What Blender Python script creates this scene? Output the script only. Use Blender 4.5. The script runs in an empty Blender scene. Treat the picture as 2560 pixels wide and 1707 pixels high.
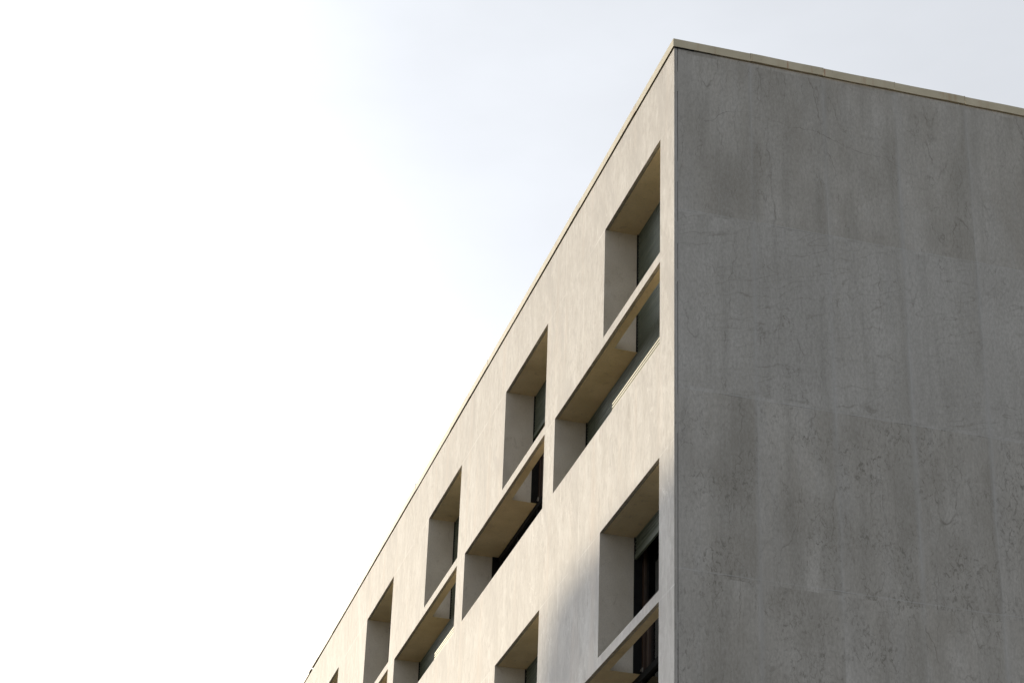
import bpy, bmesh, math, random
from mathutils import Vector
R = math.radians
random.seed(7)
scene = bpy.context.scene
C = scene.collection

# ------------------------------------------------------------------ camera
cam = bpy.data.cameras.new('camera')
cam.lens = 77.87; cam.sensor_width = 36.0; cam.clip_start = 0.1; cam.clip_end = 3000
co = bpy.data.objects.new('camera', cam); C.objects.link(co)
co.location = (16.4458, -5.7484, -12.8339)
co.rotation_euler = (R(118.78089), R(-2.01863), R(74.40714))
scene.camera = co

# ------------------------------------------------------------------ sky and sun
SUN_EL, SUN_AZ = 10.6, 68.4          # azimuth: from the facade normal (-Y) towards -X
sd = Vector((-math.sin(R(SUN_AZ))*math.cos(R(SUN_EL)), -math.cos(R(SUN_AZ))*math.cos(R(SUN_EL)), math.sin(R(SUN_EL))))
SUN_STRENGTH, SKY_STRENGTH, EXPOSURE = 4.4, 0.12, 0.0
CLOUD, GLOW, AUREOLE = 6.1, 3.5, 31.0              # thin high cloud, in sky units
w = bpy.data.worlds.new('World'); scene.world = w; w.use_nodes = True
nt = w.node_tree; nt.nodes.clear()
wo = nt.nodes.new('ShaderNodeOutputWorld'); bg = nt.nodes.new('ShaderNodeBackground')
sky = nt.nodes.new('ShaderNodeTexSky'); sky.sky_type = 'NISHITA'; sky.sun_disc = False
sky.sun_elevation = R(SUN_EL); sky.sun_rotation = math.atan2(sd.x, sd.y)
sky.air_density = 1.2; sky.dust_density = 5.0; sky.ozone_density = 1.0; sky.altitude = 50
# thin high cloud: whitens the sky, a little streaky
tc = nt.nodes.new('ShaderNodeTexCoord'); mp = nt.nodes.new('ShaderNodeMapping'); mp.inputs['Scale'].default_value = (1.2, 3.0, 7.0)
mp.inputs['Rotation'].default_value = (0.15, 0.25, 0.3)
cn = nt.nodes.new('ShaderNodeTexNoise'); cn.inputs['Scale'].default_value = 1.6; cn.inputs['Detail'].default_value = 5; cn.inputs['Roughness'].default_value = .55
cr = nt.nodes.new('ShaderNodeMapRange'); cr.inputs['From Min'].default_value = .25; cr.inputs['From Max'].default_value = .75
cr.inputs['To Min'].default_value = .70; cr.inputs['To Max'].default_value = .88
hs = nt.nodes.new('ShaderNodeHueSaturation'); hs.inputs['Saturation'].default_value = .25; hs.inputs['Value'].default_value = 1.0
mx = nt.nodes.new('ShaderNodeMix'); mx.data_type = 'RGBA'
# thin cloud scatters light forward: brighter towards the sun
vd = nt.nodes.new('ShaderNodeVectorMath'); vd.operation = 'DOT_PRODUCT'; vd.inputs[1].default_value = sd
nt.links.new(tc.outputs['Generated'], vd.inputs[0])
def wm(op, a, b):
    x = nt.nodes.new('ShaderNodeMath'); x.operation = op
    for i, v in enumerate((a, b)):
        if isinstance(v, bpy.types.NodeSocket): nt.links.new(v, x.inputs[i])
        else: x.inputs[i].default_value = v
    return x.outputs[0]
half = wm('MULTIPLY', wm('ADD', vd.outputs['Value'], 1.0), .5)
gain = wm('ADD', wm('ADD', CLOUD, wm('MULTIPLY', wm('POWER', half, 5.0), GLOW)), wm('MULTIPLY', wm('POWER', half, 26.0), AUREOLE))
sc = nt.nodes.new('ShaderNodeVectorMath'); sc.operation = 'SCALE'; sc.inputs[0].default_value = (.955, .995, 1.065)
nt.links.new(gain, sc.inputs['Scale']); nt.links.new(sc.outputs[0], mx.inputs['B'])
nt.links.new(tc.outputs['Generated'], mp.inputs['Vector']); nt.links.new(mp.outputs[0], cn.inputs['Vector'])
nt.links.new(cn.outputs['Fac'], cr.inputs['Value']); nt.links.new(cr.outputs[0], mx.inputs['Factor'])
nt.links.new(sky.outputs[0], hs.inputs['Color']); nt.links.new(hs.outputs[0], mx.inputs['A'])
nt.links.new(mx.outputs['Result'], bg.inputs['Color']); nt.links.new(bg.outputs[0], wo.inputs['Surface'])
bg.inputs['Strength'].default_value = SKY_STRENGTH
sl = bpy.data.lights.new('sun', 'SUN'); sl.energy = SUN_STRENGTH; sl.angle = R(0.53); sl.color = (1.0, .85, .62)
so = bpy.data.objects.new('sun', sl); C.objects.link(so); so.rotation_euler = sd.to_track_quat('Z', 'Y').to_euler(); so.location = (0, -20, 20)
scene.view_settings.view_transform = 'Standard'; scene.view_settings.look = 'None'
scene.view_settings.exposure = EXPOSURE; scene.view_settings.gamma = 1
scene.cycles.max_bounces = 8; scene.cycles.diffuse_bounces = 6

# ------------------------------------------------------------------ dimensions (corner top = origin)
GZ = -14.45                       # ground
F, P = 3.4, 3.8326                # storey height, bay width
U0, WA, WB = .4068, 1.7472, 3.4378
ZT, ZB1, ZT2, ZB2 = -.8053, -2.0741, -2.177, -3.053
DEP = .3512; BD = .1182; CT = .03
NB, NR = 8, 4
LX = U0 + NB*P + 0.4; WY = 12.9

# ------------------------------------------------------------------ helpers
def link(name, me, mat=None, parent=None):
    o = bpy.data.objects.new(name, me); C.objects.link(o)
    if mat: me.materials.append(mat)
    if parent: o.parent = parent
    return o
def bm_obj(name, bm, mat, parent=None, bevel=0, smooth=False):
    me = bpy.data.meshes.new(name); bmesh.ops.recalc_face_normals(bm, faces=bm.faces); bm.to_mesh(me); bm.free()
    if smooth:
        for p in me.polygons: p.use_smooth = True
    o = link(name, me, mat, parent)
    if bevel:
        m = o.modifiers.new('Bevel', 'BEVEL'); m.width = bevel; m.segments = 2; m.limit_method = 'ANGLE'; m.angle_limit = R(40)
    return o
def box(bm, x0, x1, y0, y1, z0, z1):
    v = [bm.verts.new((x, y, z)) for x in (x0, x1) for y in (y0, y1) for z in (z0, z1)]
    for f in ((0,1,3,2),(4,6,7,5),(0,4,5,1),(2,3,7,6),(0,2,6,4),(1,5,7,3)): bm.faces.new([v[i] for i in f])
    return v
def quad(bm, *pts): return bm.faces.new([bm.verts.new(p) for p in pts])
def tube(bm, a, b, r0, r1, n=8):
    a, b = Vector(a), Vector(b); d = (b-a).normalized(); s = d.orthogonal().normalized(); t = d.cross(s)
    ra = [bm.verts.new(a+r0*(s*math.cos(i*math.tau/n)+t*math.sin(i*math.tau/n))) for i in range(n)]
    rb = [bm.verts.new(b+r1*(s*math.cos(i*math.tau/n)+t*math.sin(i*math.tau/n))) for i in range(n)]
    for i in range(n): bm.faces.new((ra[i], ra[(i+1)%n], rb[(i+1)%n], rb[i]))
    bm.faces.new(ra); bm.faces.new(rb)
def tag(o, **k):
    for a, b in k.items(): o[a] = b
    return o

# ------------------------------------------------------------------ material helpers
class G:
    def __init__(s, name, rough=.8):
        s.m = bpy.data.materials.new(name); s.m.use_nodes = True; s.t = s.m.node_tree
        s.b = s.t.nodes['Principled BSDF']; s.b.inputs['Roughness'].default_value = rough
        s.co = s.n('ShaderNodeTexCoord').outputs['Object']
    def n(s, t, **k):
        x = s.t.nodes.new(t)
        for a, b in k.items(): setattr(x, a, b)
        return x
    def put(s, inp, v):
        if hasattr(v, 'links') or isinstance(v, bpy.types.NodeSocket): s.t.links.new(v, inp)
        else: inp.default_value = v
    def math(s, op, a, b=0.0, c=None, clamp=False):
        x = s.n('ShaderNodeMath', operation=op); x.use_clamp = clamp
        s.put(x.inputs[0], a); s.put(x.inputs[1], b)
        if c is not None: s.put(x.inputs[2], c)
        return x.outputs[0]
    def xyz(s):
        x = s.n('ShaderNodeSeparateXYZ'); s.put(x.inputs[0], s.co); return x.outputs
    def comb(s, a, b, c):
        x = s.n('ShaderNodeCombineXYZ'); s.put(x.inputs[0], a); s.put(x.inputs[1], b); s.put(x.inputs[2], c); return x.outputs[0]
    def noise(s, scale, stretch=(1,1,1), detail=4, rough=.5, dist=0, off=(0,0,0), vec=None):
        m = s.n('ShaderNodeMapping'); m.inputs['Scale'].default_value = stretch; m.inputs['Location'].default_value = off
        s.put(m.inputs['Vector'], vec if vec is not None else s.co)
        x = s.n('ShaderNodeTexNoise'); x.inputs['Scale'].default_value = scale; x.inputs['Detail'].default_value = detail
        x.inputs['Roughness'].default_value = rough; x.inputs['Distortion'].default_value = dist
        s.put(x.inputs['Vector'], m.outputs[0]); return x.outputs['Fac']
    def rng(s, v, a, b, c=0.0, d=1.0, smooth=False):
        x = s.n('ShaderNodeMapRange')
        if smooth: x.interpolation_type = 'SMOOTHSTEP'
        s.put(x.inputs['Value'], v)
        for k, q in (('From Min', a), ('From Max', b), ('To Min', c), ('To Max', d)): s.put(x.inputs[k], q)
        return x.outputs[0]
    def mix(s, f, a, b, mode='MIX'):
        x = s.n('ShaderNodeMix', data_type='RGBA', blend_type=mode)
        s.put(x.inputs['Factor'], f)
        for k, v in (('A', a), ('B', b)): s.put(x.inputs[k], tuple(v)+(1,) if isinstance(v, tuple) and len(v) == 3 else v)
        return x.outputs['Result']
    def grey(s, v): return s.comb(v, v, v)
    def col(s, v): s.put(s.b.inputs['Base Color'], tuple(v)+(1,) if isinstance(v, tuple) else v)
    def bump(s, h, strength=.3, dist=.01):
        x = s.n('ShaderNodeBump'); x.inputs['Strength'].default_value = strength; x.inputs['Distance'].default_value = dist
        s.put(x.inputs['Height'], h); s.put(s.b.inputs['Normal'], x.outputs[0])
    def line(s, v, pos, w):                    # 1 on the line v == pos, fading to 0 at distance w
        return s.rng(s.math('ABSOLUTE', s.math('SUBTRACT', v, pos)), 0, w, 1, 0, True)
    def vein(s, n, w, level=.5):               # thin contour line of a noise
        return s.rng(s.math('ABSOLUTE', s.math('SUBTRACT', n, level)), 0, w, 1, 0)

def stone_facade():
    g = G('facade_stone', .75); x, y, z = g.xyz()
    streak = g.noise(5, (1, 1, .17), 8, .70, .5)
    fine = g.noise(45, (1, 1, .22), 5, .68)
    cloud = g.noise(1.1, (1, 1, .6), 4, .5, .4)
    c = g.mix(g.rng(streak, .3, .7), (.455, .422, .375), (.68, .652, .608))
    c = g.mix(g.rng(cloud, .38, .62, 0, .55), c, (.52, .487, .445))
    c = g.mix(g.rng(fine, .35, .72, 0, .5), c, (.40, .368, .325))
    v1 = g.math('MULTIPLY', g.vein(g.noise(4.5, (1, 1, .22), 6, .66, .8), .011), g.rng(g.noise(1.3, off=(3, 1, 0)), .42, .6))
    c = g.mix(g.math('MULTIPLY', v1, .65), c, (.30, .26, .22))
    pit = g.math('MULTIPLY', g.rng(g.noise(22, (1, 1, .35), 5, .72, .6), .56, .68), g.rng(g.noise(1.7, (1, 1, .5), off=(9, 0, 2)), .4, .62, .15, 1))
    c = g.mix(g.math('MULTIPLY', pit, .75), c, (.33, .275, .225))
    mot = g.noise(13, (1, 1, .5), 6, .72, .6)
    c = g.mix(g.rng(mot, .50, .66, 0, .75), c, (.40, .37, .335))
    c = g.mix(g.rng(mot, .45, .32, 0, .4), c, (.72, .70, .665))
    mr = g.n('ShaderNodeMapping'); mr.inputs['Rotation'].default_value = (0, R(22), 0); g.put(mr.inputs['Vector'], g.co)
    smear = g.noise(1.9, (1, 1, .33), 6, .62, .7, vec=mr.outputs[0])
    c = g.mix(g.rng(smear, .50, .64, 0, .72), c, (.42, .392, .36))
    c = g.mix(g.rng(smear, .46, .30, 0, .45), c, (.69, .665, .62))
    scr = g.math('MULTIPLY', g.vein(g.noise(2.8, (1, 1, .3), 6, .6, .5, vec=mr.outputs[0], off=(4, 0, 8)), .006, .5), g.rng(g.noise(1.6, off=(8, 3, 0)), .56, .66))
    c = g.mix(g.math('MULTIPLY', scr, .7), c, (.80, .77, .72))
    # warm water stains running down
    st = g.math('MULTIPLY', g.rng(g.noise(3.2, (1, 1, .12), 3, off=(5, 0, 1)), .54, .72), .35)
    c = g.mix(st, c, (.60, .51, .43))
    # joints
    wob = g.math('MULTIPLY', g.math('SUBTRACT', g.noise(5, detail=2), .5), .012)
    zz = g.math('ADD', z, wob); xx = g.math('ADD', x, wob)
    j = None
    for a in (ZT, ZT2):
        zm = g.math('SUBTRACT', g.math('PINGPONG', g.math('SUBTRACT', zz, a + 2*F*20), F/2), 0)
        l = g.rng(zm, 0, .011, 1, 0, True)
        j = l if j is None else g.math('MAXIMUM', j, l)
    for a in (2.87, 3.55):
        xm = g.math('PINGPONG', g.math('ADD', xx, a + P*20), P/2)
        j = g.math('MAXIMUM', j, g.rng(xm, 0, .01, 1, 0, True))
    jn = g.math('MULTIPLY', j, g.rng(g.noise(1.4, off=(2, 2, 2)), .35, .6, .1, .55))
    c = g.mix(jn, c, (.82, .80, .76))
    jd = g.math('MULTIPLY', g.math('POWER', j, 6.0), g.rng(g.noise(2.6, off=(7, 2, 1)), .52, .6, 0, .5))
    c = g.mix(jd, c, (.2, .17, .14))
    g.col(c)
    g.bump(g.math('ADD', streak, g.math('MULTIPLY', g.noise(90, (1, 1, .3)), .5)), .18, .004)
    return g.m

def stone_side():
    g = G('side_stone', .8); x, y, z = g.xyz()
    SA, SP = .7789, .7587
    wob = g.math('MULTIPLY', g.math('SUBTRACT', g.noise(3, detail=2), .5), .02)
    yy = g.math('ADD', y, wob); zz = g.math('ADD', z, wob)
    pi = g.math('FLOOR', g.math('DIVIDE', g.math('SUBTRACT', yy, SA), SP))
    pj = g.math('FLOOR', g.math('DIVIDE', g.math('ADD', zz, .045), 1.806))
    wn = g.n('ShaderNodeTexWhiteNoise', noise_dimensions='3D'); g.put(wn.inputs['Vector'], g.comb(pi, pj, 3.3)); rnd = wn.outputs['Value']
    wn2 = g.n('ShaderNodeTexWhiteNoise', noise_dimensions='3D'); g.put(wn2.inputs['Vector'], g.comb(pi, pj, 8.1)); rnd2 = wn2.outputs['Value']
    rowr = g.n('ShaderNodeTexWhiteNoise', noise_dimensions='1D'); g.put(rowr.inputs['W'], g.math('ADD', pj, 11.5)); rowv = rowr.outputs['Value']
    # each panel samples its own patch of stone
    off = g.comb(0.0, g.math('MULTIPLY', rnd, 17.0), g.math('MULTIPLY', rnd2, 9.0))
    va = g.n('ShaderNodeVectorMath', operation='ADD'); g.put(va.inputs[0], g.co); g.put(va.inputs[1], off); vec = va.outputs[0]
    base = g.mix(g.rng(g.noise(2.3, (1, 1, .55), 5, .55, .3, vec=vec), .3, .7), (.375, .35, .308), (.54, .518, .48))
    base = g.mix(g.math('MULTIPLY', g.rng(g.noise(1.2, (1, 1, .8), 4, .6), .4, .65), .42), base, (.33, .312, .28))
    tone = g.math('ADD', .91, g.math('ADD', g.math('MULTIPLY', rnd, .13), g.math('MULTIPLY', rowv, .08)))
    c = g.mix(1.0, base, g.grey(tone), 'MULTIPLY')
    # course by course tone of the quarried slabs
    row1 = g.math('MULTIPLY', g.math('LESS_THAN', zz, -1.823), g.math('GREATER_THAN', zz, -3.6866))
    row0 = g.math('GREATER_THAN', zz, -1.823)
    c = g.mix(g.math('MULTIPLY', row1, .42), c, (.52, .51, .49))
    # vertical smears and fine grain
    sm = g.noise(5, (1, 1, .10), 6, .62, .3, vec=vec)
    c = g.mix(g.rng(sm, .48, .66, 0, .30), c, (.24, .23, .205))
    c = g.mix(g.rng(sm, .46, .30, 0, .30), c, (.45, .445, .435))
    fine = g.noise(48, (1, 1, .45), 5, .72)
    c = g.mix(g.rng(fine, .40, .70, 0, .5), c, (.20, .19, .165))
    c = g.mix(g.rng(fine, .42, .28, 0, .3), c, (.48, .475, .465))
    # mottled cluster spots, strongest in the lower courses
    spots = g.math('MULTIPLY', g.rng(g.noise(24, (1, 1, .6), 5, .75, 1.0, vec=vec), .52, .62), g.rng(g.noise(1.7, detail=3, vec=vec, off=(0, 4, 4)), .42, .60))
    low = g.math('SUBTRACT', 1.0, g.math('MULTIPLY', g.math('MAXIMUM', row1, row0), .72))
    c = g.mix(g.math('MULTIPLY', spots, g.math('MULTIPLY', low, .75)), c, (.165, .155, .13))
    # the vein lines are contours of smooth stretched noise, made to wander by two small warps
    def warp(a, sa, b, sb):
        n1 = g.n('ShaderNodeTexNoise'); n1.inputs['Scale'].default_value = sa; n1.inputs['Detail'].default_value = 2; g.put(n1.inputs['Vector'], vec)
        n2 = g.n('ShaderNodeTexNoise'); n2.inputs['Scale'].default_value = sb; n2.inputs['Detail'].default_value = 3; g.put(n2.inputs['Vector'], vec)
        m1 = g.n('ShaderNodeVectorMath', operation='MULTIPLY_ADD'); g.put(m1.inputs[0], n1.outputs['Color']); m1.inputs[1].default_value = (a, a, a); g.put(m1.inputs[2], vec)
        m2 = g.n('ShaderNodeVectorMath', operation='MULTIPLY_ADD'); g.put(m2.inputs[0], n2.outputs['Color']); m2.inputs[1].default_value = (b, b, b); g.put(m2.inputs[2], m1.outputs[0])
        return m2.outputs[0]
    wv = warp(.14, 3.5, .05, 15)
    vmask = g.rng(g.noise(1.6, detail=3, off=(1, 7, 3)), .36, .56, .08, 1)
    gap = g.rng(g.noise(7, detail=3, off=(3, 1, 3)), .38, .55, .25, 1)
    for sc, of, lev, wd, am in ((1.7, (0, 0, 0), .50, .0030, .85), (2.6, (0, 5, 2), .54, .0030, .65), (3.6, (0, 9, 7), .47, .0034, .6), (4.6, (0, 3, 1), .52, .0048, .5), (3.1, (0, 13, 1), .44, .0036, .6), (2.2, (0, 17, 5), .57, .0030, .7)):
        vn = g.noise(sc, (1, 1, .13), .8, .4, 0, vec=wv, off=of)
        c = g.mix(g.math('MULTIPLY', g.math('MULTIPLY', g.math('MULTIPLY', g.vein(vn, wd, lev), vmask), gap), am*.72), c, (.14, .128, .105))
    # slanting fan veins in the second course of panels
    m = g.n('ShaderNodeMapping'); m.inputs['Rotation'].default_value = (R(-17), 0, 0); g.put(m.inputs['Vector'], warp(.16, 2.5, .045, 12))
    fn = g.noise(3.0, (1, .16, 1.7), 1.2, .45, 0, vec=m.outputs[0])
    fl = g.rng(g.math('PINGPONG', g.math('MULTIPLY', fn, 16.0), 1.0), 0, .13, 1, 0)
    fv = g.math('MULTIPLY', g.math('MULTIPLY', fl, gap), g.math('MULTIPLY', row1, g.rng(g.noise(1.7, detail=2, off=(4, 3, 1)), .38, .56, .12, .5)))
    c = g.mix(fv, c, (.19, .175, .145))
    # dark smear down one side of some slabs, pale patch down the other
    fr = g.math('FRACT', g.math('DIVIDE', g.math('SUBTRACT', yy, SA), SP))
    c = g.mix(g.math('MULTIPLY', g.math('MULTIPLY', g.rng(g.math('ADD', fr, g.math('MULTIPLY', g.noise(2, detail=2), .3)), .72, 1.05, 0, 1, True), rnd), .24), c, (.24, .225, .19))
    c = g.mix(g.math('MULTIPLY', g.math('MULTIPLY', g.rng(fr, .45, .0, 0, 1, True), rnd2), .18), c, (.50, .49, .475))
    # joints: thin pale mortar, partly cracked
    jy = g.math('PINGPONG', g.math('ADD', g.math('SUBTRACT', yy, SA), SP*20), SP/2)
    soft = g.math('MULTIPLY', g.rng(jy, 0, .045, 1, 0, True), g.rng(g.noise(1.6, (1, 1, .5), off=(0, 0, 6)), .38, .62, .08, .42))
    hard = g.math('MULTIPLY', g.rng(jy, .002, .007, 1, 0), g.rng(g.noise(2.0, (1, 1, .5), off=(0, 3, 6)), .45, .62, .0, .3))
    c = g.mix(soft, c, (.43, .425, .415)); c = g.mix(hard, c, (.5, .5, .495))
    jj = None; jk = None
    for k, zc in enumerate((-1.823, -3.6866, -5.4235, -7.2, -9.0, -10.8, -12.6)):
        l = g.line(zz, zc, .009); d = g.line(g.math('ADD', zz, .006), zc, .004)
        jj = l if jj is None else g.math('MAXIMUM', jj, l); jk = d if jk is None else g.math('MAXIMUM', jk, d)
    c = g.mix(g.math('MULTIPLY', jj, g.rng(g.noise(3, off=(0, 1, 6)), .36, .6, .12, .5)), c, (.5, .5, .49))
    c = g.mix(g.math('MULTIPLY', jk, g.rng(g.noise(2.3, off=(0, 8, 6)), .5, .62, 0, .75)), c, (.13, .12, .11))
    # one long crack wandering across the top course
    fc = g.n('ShaderNodeFloatCurve'); cv = fc.mapping.curves[0]
    pts = [(0, .35), (.05, .40), (.10, .52), (.16, .56), (.23, .57), (.30, .53), (.38, .49), (.46, .50), (.52, .44), (.60, .37), (.72, .33), (.85, .20), (1, .1)]
    for i, (a, b) in enumerate(pts):
        if i < 2: cv.points[i].location = (a, b)
        else: cv.points.new(a, b)
    cv.points[1].location = (1, .1) if False else cv.points[1].location
    fc.mapping.update(); g.put(fc.inputs['Value'], g.math('DIVIDE', g.math('SUBTRACT', y, .25), 2.6))
    cz = g.math('ADD', g.math('MULTIPLY', fc.outputs[0], 1.0), -1.16)
    cz = g.math('ADD', cz, g.math('MULTIPLY', g.math('SUBTRACT', g.noise(9, detail=4), .5), .09))
    ck = g.math('MULTIPLY', g.line(z, cz, .006), g.math('MULTIPLY', g.math('GREATER_THAN', y, .3), g.math('LESS_THAN', y, 2.5)))
    c = g.mix(g.math('MULTIPLY', ck, g.rng(g.noise(3, off=(0, 5, 1)), .4, .6, .15, .8)), c, (.17, .155, .135))
    # grime washed down from the coping
    gr = g.math('MULTIPLY', g.rng(g.noise(7, (1, 1, .1), 4, .6), .5, .7), g.rng(z, -.75, 0, 0, .4))
    c = g.mix(gr, c, (.25, .235, .20))
    c = g.mix(g.math('MULTIPLY', g.rng(g.noise(75, detail=1), .77, .79), .7), c, (.12, .11, .1))
    g.col(c); g.bump(fine, .15, .004)
    return g.m

def recess_plaster(name='recess_plaster', ca=(.56, .51, .43), cb=(.66, .615, .54)):
    g = G(name, .8)
    c = g.mix(g.rng(g.noise(3.5, detail=5), .3, .7), ca, cb)
    c = g.mix(g.math('MULTIPLY', g.rng(g.noise(11, (1, 1, .6), 4, .7, .5), .58, .72), .35), c, (.25, .20, .14))
    c = g.mix(g.rng(g.noise(70), .4, .7, 0, .2), c, (.3, .28, .25))
    g.col(c); g.bump(g.noise(60), .12, .004); return g.m
def rough_edge():
    g = G('weathered_concrete', .85)
    c = g.mix(g.rng(g.noise(9, detail=5, rough=.7, dist=.6), .35, .65), (.30, .26, .20), (.50, .45, .37))
    c = g.mix(g.math('MULTIPLY', g.rng(g.noise(30, detail=3), .6, .68), .6), c, (.14, .12, .10))
    g.col(c); g.bump(g.noise(40), .3, .005); return g.m
def coping_metal():
    g = G('coping_metal', .55); x, y, z = g.xyz()
    c = g.mix(g.rng(g.noise(5, detail=4), .3, .7), (.50, .44, .30), (.60, .53, .38))
    u = g.math('SUBTRACT', y, x)
    rust = g.math('MULTIPLY', g.rng(g.noise(4.5, (1, 1, .08), 4, .6, off=(1, 3, 0)), .60, .70), g.rng(g.noise(14, (1, 1, .5), 3), .4, .6, .2, .75))
    c = g.mix(rust, c, (.38, .21, .09))
    for p, wd, st in ((1.15, .014, .75), (1.5376, .012, .85), (.40, .012, .3), (.779, .006, .5), (2.05, .02, .2)):
        l = g.math('MULTIPLY', g.line(u, p, wd), g.rng(g.noise(20, detail=3), .35, .55, .4, 1))
        c = g.mix(g.math('MULTIPLY', l, st), c, (.36, .17, .07))
    c = g.mix(g.math('MULTIPLY', g.rng(g.noise(35, detail=3, rough=.7), .62, .7), .4), c, (.28, .25, .2))
    g.col(c); g.b.inputs['Metallic'].default_value = .0; g.bump(g.noise(7, detail=2), .12, .02); return g.m
def flat(name, colr, rough=.6, var=.25, scale=12, stretch=(1, 1, 1), metal=0):
    g = G(name, rough); d = tuple(v*(1-var) for v in colr); l = tuple(min(1, v*(1+var)) for v in colr)
    g.col(g.mix(g.rng(g.noise(scale, stretch, 4, .6), .3, .7), d, l)); g.b.inputs['Metallic'].default_value = metal
    g.bump(g.noise(scale*4, stretch), .1, .003); return g.m
def shutter_mat():
    g = G('shutter_paint', .52); x, y, z = g.xyz()
    c = g.mix(g.rng(g.noise(6, (.5, 1, 6), 4, .6), .3, .7), (.085, .10, .065), (.165, .185, .13))
    sl = g.math('FLOOR', g.math('DIVIDE', g.math('SUBTRACT', z, ZT), .0362))
    wn = g.n('ShaderNodeTexWhiteNoise', noise_dimensions='2D'); g.put(wn.inputs['Vector'], g.comb(sl, g.math('FLOOR', g.math('DIVIDE', x, P)), 0.0))
    c = g.mix(g.math('MULTIPLY', wn.outputs['Value'], .35), c, (.065, .075, .055))
    g.col(c); return g.m
def glass_mat():
    m = bpy.data.materials.new('window_glass'); m.use_nodes = True; t = m.node_tree; t.nodes.clear()
    o = t.nodes.new('ShaderNodeOutputMaterial'); a = t.nodes.new('ShaderNodeBsdfTransparent'); a.inputs[0].default_value = (.55, .6, .6, 1)
    b = t.nodes.new('ShaderNodeBsdfGlossy'); b.inputs['Roughness'].default_value = .03; b.inputs[0].default_value = (.9, .95, 1, 1)
    fr = t.nodes.new('ShaderNodeFresnel'); fr.inputs[0].default_value = 1.5
    tc = t.nodes.new('ShaderNodeTexCoord'); n = t.nodes.new('ShaderNodeTexNoise'); n.inputs['Scale'].default_value = 2
    bp = t.nodes.new('ShaderNodeBump'); bp.inputs['Strength'].default_value = .05; bp.inputs['Distance'].default_value = .01
    t.links.new(tc.outputs['Object'], n.inputs['Vector']); t.links.new(n.outputs['Fac'], bp.inputs['Height']); t.links.new(bp.outputs[0], b.inputs['Normal'])
    mx = t.nodes.new('ShaderNodeMixShader'); t.links.new(fr.outputs[0], mx.inputs[0]); t.links.new(a.outputs[0], mx.inputs[1]); t.links.new(b.outputs[0], mx.inputs[2])
    t.links.new(mx.outputs[0], o.inputs[0]); return m

M_FAC, M_SIDE, M_REC, M_EDGE, M_COP = stone_facade(), stone_side(), recess_plaster(), rough_edge(), coping_metal()
M_SOF_BOUNCE = recess_plaster('soffit_plaster_bounce', (.62, .49, .29), (.75, .61, .39))  # yellower plaster: warm sunlight bounced onto the soffits is painted into the colour
M_SHUT, M_GLASS = shutter_mat(), glass_mat()
M_WOOD = flat('brown_timber', (.042, .021, .010), .5, .35, 14, (3, 3, .3))
M_BLACK = flat('black_metal', (.012, .012, .012), .9); M_BLACK.node_tree.nodes['Principled BSDF'].inputs['Specular IOR Level'].default_value = .15
M_HANDLE = flat('worn_metal', (.45, .44, .42), .35, metal=.9)
M_CURT = flat('curtain_cloth', (.33, .29, .25), .9, .3, 9, (4, 1, .1))
M_ROOM = flat('room_paint', (.06, .055, .05), .9)
M_ROOF = flat('roof_felt', (.12, .12, .12), .9)

# ------------------------------------------------------------------ building
bld = bpy.data.objects.new('office_building', None); C.objects.link(bld); bld.location = (0, 0, 0)
tag(bld, label='pale stone-clad building with deep L-shaped window recesses and a thin metal coping', category='building')

def gridwall(bm, xs, zs, solid, y0, y1, back=True, yj=None):
    """front sheet of cells at y0, with reveals back to y1 round every hole"""
    vc = {}
    def V(i, k, y):
        key = (i, k, y)
        if key not in vc: vc[key] = bm.verts.new((xs[i], y, zs[k]))
        return vc[key]
    nx, nz = len(xs)-1, len(zs)-1
    S = [[solid((xs[i]+xs[i+1])/2, (zs[k]+zs[k+1])/2) for k in range(nz)] for i in range(nx)]
    for i in range(nx):
        for k in range(nz):
            if not S[i][k]: continue
            bm.faces.new((V(i,k,y0), V(i+1,k,y0), V(i+1,k+1,y0), V(i,k+1,y0)))
            if back: bm.faces.new((V(i,k,y1), V(i,k+1,y1), V(i+1,k+1,y1), V(i+1,k,y1)))
            for di, dk, a, b in ((-1,0,(i,k),(i,k+1)), (1,0,(i+1,k+1),(i+1,k)), (0,-1,(i+1,k),(i,k)), (0,1,(i,k+1),(i+1,k+1))):
                ii, kk = i+di, k+dk
                if not (0 <= ii < nx and 0 <= kk < nz) or not S[ii][kk]:
                    inside = 0 <= ii < nx and 0 <= kk < nz
                    yy = yj if (yj and di and inside) else y1
                    f = bm.faces.new((V(*a,y0), V(*b,y0), V(*b,yy), V(*a,yy)))
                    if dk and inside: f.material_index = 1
                    if di > 0 and not inside: f.material_index = 2
                    if di and inside: f.material_index = 3

def hole(x, z, grow=0.0, beam=True):
    for r in range(NR):
        zr = z + r*F
        for b in range(NB):
            u = -x - b*P
            if U0-grow < u < U0+WA+grow and ZB2-grow < zr < ZT+grow: return True       # upper + beam + lower right
            if U0-grow < u < U0+WB+grow and ZB2-grow < zr < ZT2+grow: return True
    return False
xs = sorted([0.0, -LX] + [-(U0+b*P+q) for b in range(NB) for q in (0, WA, WB)])
zs = sorted([-.004, GZ+.05] + [a-r*F for r in range(NR) for a in (ZT, ZB1, ZT2, ZB2)])
bm = bmesh.new(); gridwall(bm, xs, zs, lambda x, z: not hole(x, z), 0.0, CT, yj=CT+.0068)
wall = bm_obj('wall', bm, M_FAC, bld, bevel=.0025); wall.data.materials.append(M_EDGE); wall.data.materials.append(M_SIDE); wall.data.materials.append(M_REC); wall['label'] = 'sunlit pale facade wall with window openings'
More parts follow.
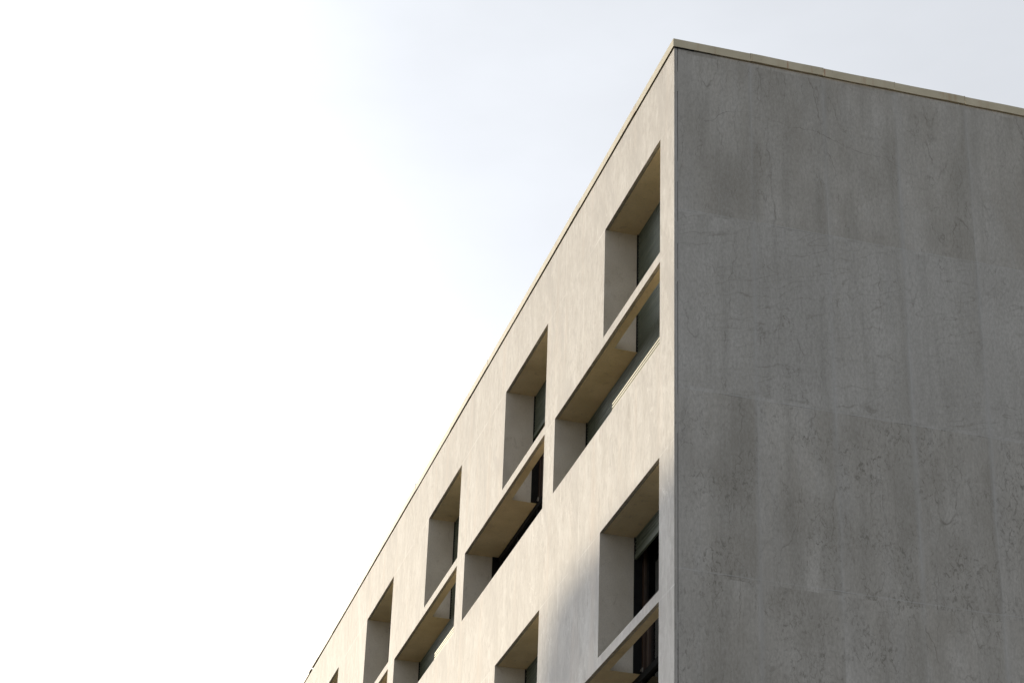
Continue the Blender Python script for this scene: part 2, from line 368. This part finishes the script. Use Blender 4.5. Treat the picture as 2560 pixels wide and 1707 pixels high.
# backing wall behind the cladding (concrete) with openings 3 mm larger: leaves the dark groove seen round each soffit
GR = .0
gy = CT + .007
bm = bmesh.new()
xs2 = sorted([-.035, -LX] + [-(U0+b*P+q) for b in range(NB) for q in (0, WA, WB)])
zs2 = sorted([-.06, GZ+.05] + [a-r*F for r in range(NR) for a in (ZT, ZT2, ZB2)])
gridwall(bm, xs2, zs2, lambda x, z: not hole(x, z), gy, DEP+.12)
bk = bm_obj('window_recess', bm, M_REC, bld); bk.data.materials.append(M_SOF_BOUNCE); bk.data.materials.append(M_REC); bk.data.materials.append(M_REC); bk['label'] = 'smooth plastered reveals and soffits lining the window openings'
# side wall cladding
bm = bmesh.new(); box(bm, -.04, 0, CT+.0065, WY, GZ+.05, -.004)
sw = bm_obj('wall', bm, M_SIDE, bld); sw['label'] = 'shaded grey windowless side wall of veined stone panels'
# sealant in the corner joint, set back unevenly so the joint is dark in places only
bm = bmesh.new(); rr = random.Random(3); z = -.02; prev = None
while z > GZ+.3:
    h = rr.uniform(.03, .35); x = -.002 if rr.random() < .22 else -.012
    a = [bm.verts.new((x, CT+.0002, z)), bm.verts.new((x, CT+.0063, z))]; b = [bm.verts.new((x, CT+.0002, z-h)), bm.verts.new((x, CT+.0063, z-h))]
    bm.faces.new((a[0], a[1], b[1], b[0]))
    if prev: bm.faces.new((prev[0], prev[1], a[1], a[0]))
    prev = b; z -= h
bm_obj('joint_sealant', bm, M_SIDE, bld)
# rear and far end walls, roof
bm = bmesh.new(); box(bm, -LX, -.04, WY-.3, WY, GZ+.05, -.01); rw = bm_obj('wall', bm, M_SIDE, bld); rw['label'] = 'plain rear wall'
bm = bmesh.new(); box(bm, -LX, -LX+.3, DEP+.13, WY-.301, GZ+.05, -.01); rw = bm_obj('wall', bm, M_SIDE, bld); rw['label'] = 'plain far end wall'
bm = bmesh.new(); box(bm, -LX+.05, -.06, .06, WY-.05, -.34, -.05)
bm_obj('roof', bm, M_ROOF, bld)
# floors and partitions (dark rooms)
for r in range(NR):
    bm = bmesh.new(); box(bm, -LX+.31, -.05, DEP+.125, WY-.31, -3.32-r*F, -3.12-r*F); bm_obj('floor_slab', bm, M_ROOM, bld)
    bm = bmesh.new(); zt_ = -.35-r*F if r == 0 else -3.33-(r-1)*F; zb_ = -3.11-r*F
    box(bm, -LX+.31, -.05, 3.2, 3.3, zb_, zt_)
    for b in range(1, NB, 2): box(bm, -(b*P+.25), -(b*P+.15), DEP+.13, 3.2, zb_, zt_)
    bm_obj('interior_partition', bm, M_ROOM, bld)

# coping: folded metal in lengths
def coping_run(along, n0, pitch, name, label, lift=None):
    bm = bmesh.new(); r = random.Random(5 if along == 'y' else 9); s = 0 if along == 'x' else 0
    total = LX if along == 'x' else WY
    cuts = [0.0]; q = n0
    while q < total: cuts.append(q); q += pitch
    cuts.append(total)
    o = .014
    for i in range(len(cuts)-1):
        a, b = cuts[i]+(.0015 if i else -o), cuts[i+1]-.0015
        dz0, dz1 = r.uniform(-.004, .004), r.uniform(-.004, .004); do = r.uniform(-.0015, .0025)
        if lift and abs((a+b)/2-lift[0]) < pitch*.8: dz1 += lift[1]*(1 if a < lift[0] < b else .3)
        if i == 0: dz0 = 0; do = 0
        n = 8
        prof = [(-(o+do), .006), (-(o+do), .096), (.30, .112), (.30, .100), (-(o+do)+.004, .086), (-(o+do)+.004, .006)]
        rings = []
        for k in range(n+1):
            t = k/n; sx = a+(b-a)*t; dz = dz0+(dz1-dz0)*t + (.0016*math.sin(t*math.pi*2+i) if i else 0)
            ring = []
            for (d, z) in prof:
                ss = sx
                if i == 0 and k == 0: ss = d+.0001 if d < 0 else d      # mitre at the corner
                ring.append(bm.verts.new((-ss, d, z+dz) if along == 'x' else (-d, ss, z+dz)))
            rings.append(ring)
        m = len(prof)
        for k in range(n):
            for j in range(m): bm.faces.new((rings[k][j], rings[k][(j+1)%m], rings[k+1][(j+1)%m], rings[k+1][j]))
        bm.faces.new(rings[0]); bm.faces.new(rings[-1])
        if i:   # standing seam clip over each joint
            c = cuts[i]
            if along == 'y': box(bm, -.06, o+.0035, c-.004, c+.004, .094, .1)
            elif i == 6: box(bm, -c-.012, -c+.012, -o-.003, .05, .094, .104)
    ob = bm_obj(name, bm, M_COP, bld); ob['label'] = label; return ob
coping_run('y', .779, .7587, 'coping', 'shaded length of cream metal coping with rust streaks')
coping_run('x', 1.15, 1.92, 'coping', 'sunlit length of cream metal coping above the windows', lift=(17.0, .03))
# closing strip: dark recess under the coping
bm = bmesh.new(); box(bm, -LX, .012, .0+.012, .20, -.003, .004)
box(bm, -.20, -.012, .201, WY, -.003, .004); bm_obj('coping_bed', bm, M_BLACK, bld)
# little clips and wires standing on the facade coping
for u, h in ((13.62, .02), (14.63, .035), (15.35, .03)):
    bm = bmesh.new(); tube(bm, (-u, .0, .09), (-u-.01, -.004, .105+h), .004, .003, 6); tube(bm, (-u-.01, -.004, .103+h), (-u+.02, -.012, .11+h), .003, .003, 6)
    bm_obj('coping_clip', bm, M_BLACK, bld)

# ------------------------------------------------------------------ one window bay
def slats(bm, x0, x1, y, ztop, zbot):
    p = .0362; z = ztop; n = 3
    while z - p > zbot - .001:
        prof = [(y+.018, z-.001), (y+.003, z-.003), (y+.0005, z-.006), (y, z-.009), (y+.0015, z-.014), (y+.0047, z-.0205), (y+.010, z-.0245), (y+.018, z-.026), (y+.018, z-.0372)]
        A = [bm.verts.new((x0, a, b)) for a, b in prof]; B = [bm.verts.new((x1, a, b)) for a, b in prof]
        for i in range(len(prof)-1): bm.faces.new((A[i], B[i], B[i+1], A[i+1]))
        z -= p
    return z
def bay(b, r, closed, proto={}):
    ox, oz = -b*P, -r*F
    X = lambda u: ox-u
    loc = lambda z: z+oz
    # crossbeam
    bm = bmesh.new()
    box(bm, X(U0+WA)-.0, X(U0), .0003, CT, loc(ZT2)+.0, loc(ZB1))
    box(bm, X(U0+WA)+.0, X(U0), gy, BD, loc(ZT2)+.001, loc(ZB1)-.001)
    box(bm, X(U0+WA)+.003, X(U0)-.003, CT+.0005, gy-.0005, loc(ZT2)+.012, loc(ZB1)-.012)
    bm.normal_update()
    bmesh.ops.recalc_face_normals(bm, faces=bm.faces)
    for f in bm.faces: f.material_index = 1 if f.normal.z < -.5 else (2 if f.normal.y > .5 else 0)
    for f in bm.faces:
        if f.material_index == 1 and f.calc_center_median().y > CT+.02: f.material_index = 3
    o = bm_obj('crossbeam', bm, M_FAC, bld); o.data.materials.append(M_EDGE); o.data.materials.append(M_REC); o.data.materials.append(M_SOF_BOUNCE)
    # rough soffit edge
    # window: timber frame, one mesh; panes, shutter, guide, handle below it
    FY = DEP+.075
    bm = bmesh.new()
    uL, uR, uM = U0+WB, U0, U0+WA
    zt, zb = loc(ZT), loc(ZB2)
    zr1, zr2 = loc(ZT-.76), loc(ZT-1.37)
    fw = .07
    # outer frame following the L
    box(bm, X(uM), X(uM)+fw, FY, FY+.07, zr2, zt-.02); box(bm, X(uR)-fw, X(uR), FY, FY+.07, zr2, zt-.02)
    box(bm, X(uM)+fw, X(uR)-fw, FY, FY+.07, zt-.09, zt-.02)
    box(bm, X(uM)+fw+.002, X(uR)-fw-.002, FY-.012, FY+.05, zr1-.04, zr1+.035)
    um = (uM+uR)/2
    box(bm, X(um)-.03, X(um)+.03, FY-.002, FY+.055, zr1+.036, zt-.091)
    for u in (um-.02, uM-.19, uR+.5): box(bm, X(u)-.028, X(u)+.028, FY-.004, FY+.05, zr2, zr1-.041)
    wn = bm_obj('window', bm, M_WOOD, bld, bevel=.004)
    bm = bmesh.new()
    box(bm, X(uL), X(uR), FY-.01, FY+.06, zr2-.07, zr2-.002); box(bm, X(uL), X(uR), FY, FY+.06, zb, zb+.06)
    for u in (uL-fw/2-.001, (uL+uM)/2, uM, um, uR+.031): box(bm, X(u)-.03, X(u)+.03, FY+.001, FY+.055, zb+.06, zr2-.07)
    bm_obj('lower_frame', bm, M_BLACK, wn)
    bm = bmesh.new(); box(bm, X(uM)+fw-.01, X(uR)-fw+.01, FY+.024, FY+.028, zr1+.02, zt-.08); bm_obj('pane', bm, M_GLASS, wn)
    bm = bmesh.new(); box(bm, X(uM)+fw-.01, X(uR)-fw+.01, FY+.024, FY+.028, zr2-.01, zr1-.03); bm_obj('pane', bm, M_GLASS, wn)
    bm = bmesh.new(); box(bm, X(uL)+.03, X(uR)-.03, FY+.024, FY+.028, zb+.04, zr2-.06); bm_obj('pane', bm, M_GLASS, wn)
    # shutter guides
    for (xa, xb, za, zb_) in ((X(uM)+.0005, X(uM)+.018, loc(ZT2), zt-.0005), (X(uL)+.0005, X(uL)+.018, zb+.0005, loc(ZT2)-.0005), (X(uR)-.018, X(uR)-.0005, zb+.0005, zt-.0005)):
        bm = bmesh.new(); box(bm, xa, xb, DEP-.006, FY-.001, za, zb_); bm_obj('guide_rail', bm, M_BLACK, wn)
    # handle
    bm = bmesh.new(); hz = zr2+.015; hx = X(uM-.05)
    box(bm, hx-.012, hx+.012, FY-.008, FY-.001, hz-.03, hz+.03)
    tube(bm, (hx, FY-.02, hz), (hx+.08, FY-.03, hz-.004), .008, .006); tube(bm, (hx, FY-.001, hz), (hx, FY-.026, hz), .008, .008)
    bm_obj('handle', bm, M_HANDLE, wn, bevel=.001)
    # shutter
    bm = bmesh.new()
    top = zt-.001
    end = {'closed': zb+.03, 'half': loc(ZT-.52), 'up': loc(ZT-.19)}[closed]
    zz = top; xa, xb = X(uM)+.012, X(uR)-.012
    cut = loc(ZT2)
    z1 = slats(bm, xa, xb, DEP+.002, zz, max(end, cut-.001))
    if closed == 'closed': z1 = slats(bm, X(uL)+.012, xb, DEP+.002, z1, end)
    box(bm, (X(uL) if closed == 'closed' else X(uM))+.012, xb, DEP-.004, DEP+.018, z1-.05, z1-.002)
    sh = bm_obj('roller_shutter', bm, M_SHUT, wn)
    if closed != 'closed':
        n = 60
        for (ua, ub, z0, z1c) in ((uR+.1, uM-.12, zr1+.0, zt-.1), (uR+.55, uM-.25, zr2+.02, zr1)):
            bm = bmesh.new(); A = []
            for i in range(n+1):
                u = ua+(ub-ua)*i/n; yy = FY+.14+.022*math.sin(i*1.1)+.012*math.sin(i*.37)
                A.append((bm.verts.new((X(u), yy, z0)), bm.verts.new((X(u), yy, z1c))))
            for i in range(n): bm.faces.new((A[i][0], A[i+1][0], A[i+1][1], A[i][1]))
            cu = bm_obj('curtain', bm, M_CURT, wn, smooth=True)
            s = cu.modifiers.new('Solidify', 'SOLIDIFY'); s.thickness = .003
state = {(1, 0): 'half', (0, 1): 'up', (5, 0): 'half', (3, 1): 'half', (6, 1): 'up', (2, 2): 'half', (0, 2): 'half', (5, 2): 'up', (1, 3): 'up', (4, 3): 'half'}
for r in range(NR):
    for b in range(NB): bay(b, r, state.get((b, r), 'closed'))

# ------------------------------------------------------------------ street level
def paving():
    g = G('paving', .85); br = g.n('ShaderNodeTexBrick'); br.inputs['Scale'].default_value = 1.6; br.inputs['Mortar Size'].default_value = .012
    br.inputs['Color1'].default_value = (.12, .115, .11, 1); br.inputs['Color2'].default_value = (.15, .14, .13, 1); br.inputs['Mortar'].default_value = (.08, .08, .08, 1)
    g.put(br.inputs['Vector'], g.co); g.col(g.mix(g.rng(g.noise(3, detail=5), .3, .7, 0, .5), br.outputs['Color'], (.14, .135, .13))); return g.m
M_PAVE = paving(); M_ASPH = flat('asphalt', (.04, .04, .042), .9, .25, 6); M_KERB = flat('kerb_stone', (.28, .27, .26), .85)
M_EARTH = flat('earth', (.045, .05, .03), .95, .4, .4)
bm = bmesh.new(); quad(bm, (-600,-600,GZ-.16), (600,-600,GZ-.16), (600,600,GZ-.16), (-600,600,GZ-.16)); tag(bm_obj('ground', bm, M_EARTH), kind='structure')
bm = bmesh.new(); box(bm, -140, 60, -5.0, WY+6, GZ-.15, GZ); tag(bm_obj('pavement', bm, M_PAVE), kind='structure')
bm = bmesh.new(); quad(bm, (-140,-14.2,GZ-.145), (60,-14.2,GZ-.145), (60,-5.2,GZ-.145), (-140,-5.2,GZ-.145)); tag(bm_obj('road', bm, M_ASPH), kind='structure')
bm = bmesh.new(); box(bm, -140, 60, -5.19, -5.003, GZ-.15, GZ+.005); tag(bm_obj('kerb', bm, M_KERB, bevel=.01), kind='structure')

# ------------------------------------------------------------------ tree towards the sun: its crown shades the lower right of the facade
def leaf_mat():
    g = G('leaves', .6); c = g.mix(g.rng(g.noise(2, detail=3), .3, .7), (.045, .075, .02), (.09, .12, .035)); g.col(c); return g.m
def tree(base, H, rad, clumps, nleaf, seed, label):
    rr = random.Random(seed)
    t = bpy.data.objects.new('street_tree', None); C.objects.link(t); t.location = base; tag(t, label=label, category='tree')
    bm = bmesh.new(); p = Vector((0, 0, 0)); r0 = .42
    for i in range(6):
        q = p+Vector((rr.uniform(-.2, .2), rr.uniform(-.2, .2), H*.11)); tube(bm, p, q, r0, r0*.88, 12); p = q; r0 *= .88
    for c, cr_ in clumps:
        a = Vector((0, 0, H*rr.uniform(.35, .64))); mid = (a+Vector(c))*.5+Vector((0, 0, -.4)); tube(bm, a, mid, .16, .09, 7); tube(bm, mid, c, .09, .03, 7)
    bm_obj('trunk', bm, flat('bark', (.14, .11, .08), .9, .4, 6), t, smooth=True)
    bm = bmesh.new()
    for i in range(nleaf):
        c, cr_ = rr.choice(clumps); v = Vector((rr.gauss(0, 1), rr.gauss(0, 1), rr.gauss(0, 1))).normalized()*cr_*(rr.random()**.45)
        q = Vector(c)+v; s = rr.uniform(.07, .15); n = Vector((rr.gauss(0, 1), rr.gauss(0, 1), rr.gauss(0, 1))).normalized(); a = n.orthogonal().normalized()*s; b_ = n.cross(a)
        bm.faces.new([bm.verts.new(q+a), bm.verts.new(q+b_*.6), bm.verts.new(q-a), bm.verts.new(q-b_*.6)])
    bm_obj('crown', bm, leaf_mat(), t); return t
D = 68.0
# crown described where its shadow falls on the facade: (u, z, radius)
spots = [(-14, -7.5, 2.6), (-9, -6.6, 1.8), (-5, -6.5, 1.7), (-1.5, -6.1, 1.3), (.5, -5.35, .65), (2.2, -5.1, .36), (1.3, -6.6, .95), (2.8, -6.85, .55), (-1.2, -5.8, 1.1), (-12, -9.5, 2.9), (-5, -9.5, 2.6), (1, -9.0, 1.9), (3.3, -4.75, .26), (3.7, -6.1, .45), (.2, -4.95, .42), (4.6, -6.3, .4), (1.2, -4.72, .26), (-.8, -4.9, .4), (1.9, -4.55, .14), (2.9, -4.5, .14), (3.9, -5.1, .18), (3.1, -5.35, .2)]
cent = Vector((4, 0, -12)) + sd*D
base = Vector((cent.x, cent.y, GZ-.16))
cl = []
for u, z, r_ in spots:
    hp = Vector((-u, 0, z)); dx = Vector((sd.x, sd.y, 0)).normalized()
    q = hp + sd*((cent-hp).dot(dx)/Vector((sd.x, sd.y)).length + random.uniform(-2, 2))
    cl.append((tuple(q-base), r_))
tree(tuple(base), cent.z-GZ+4, 6, cl, 34000, 4, 'tall leafy tree standing alone across the road from the building')
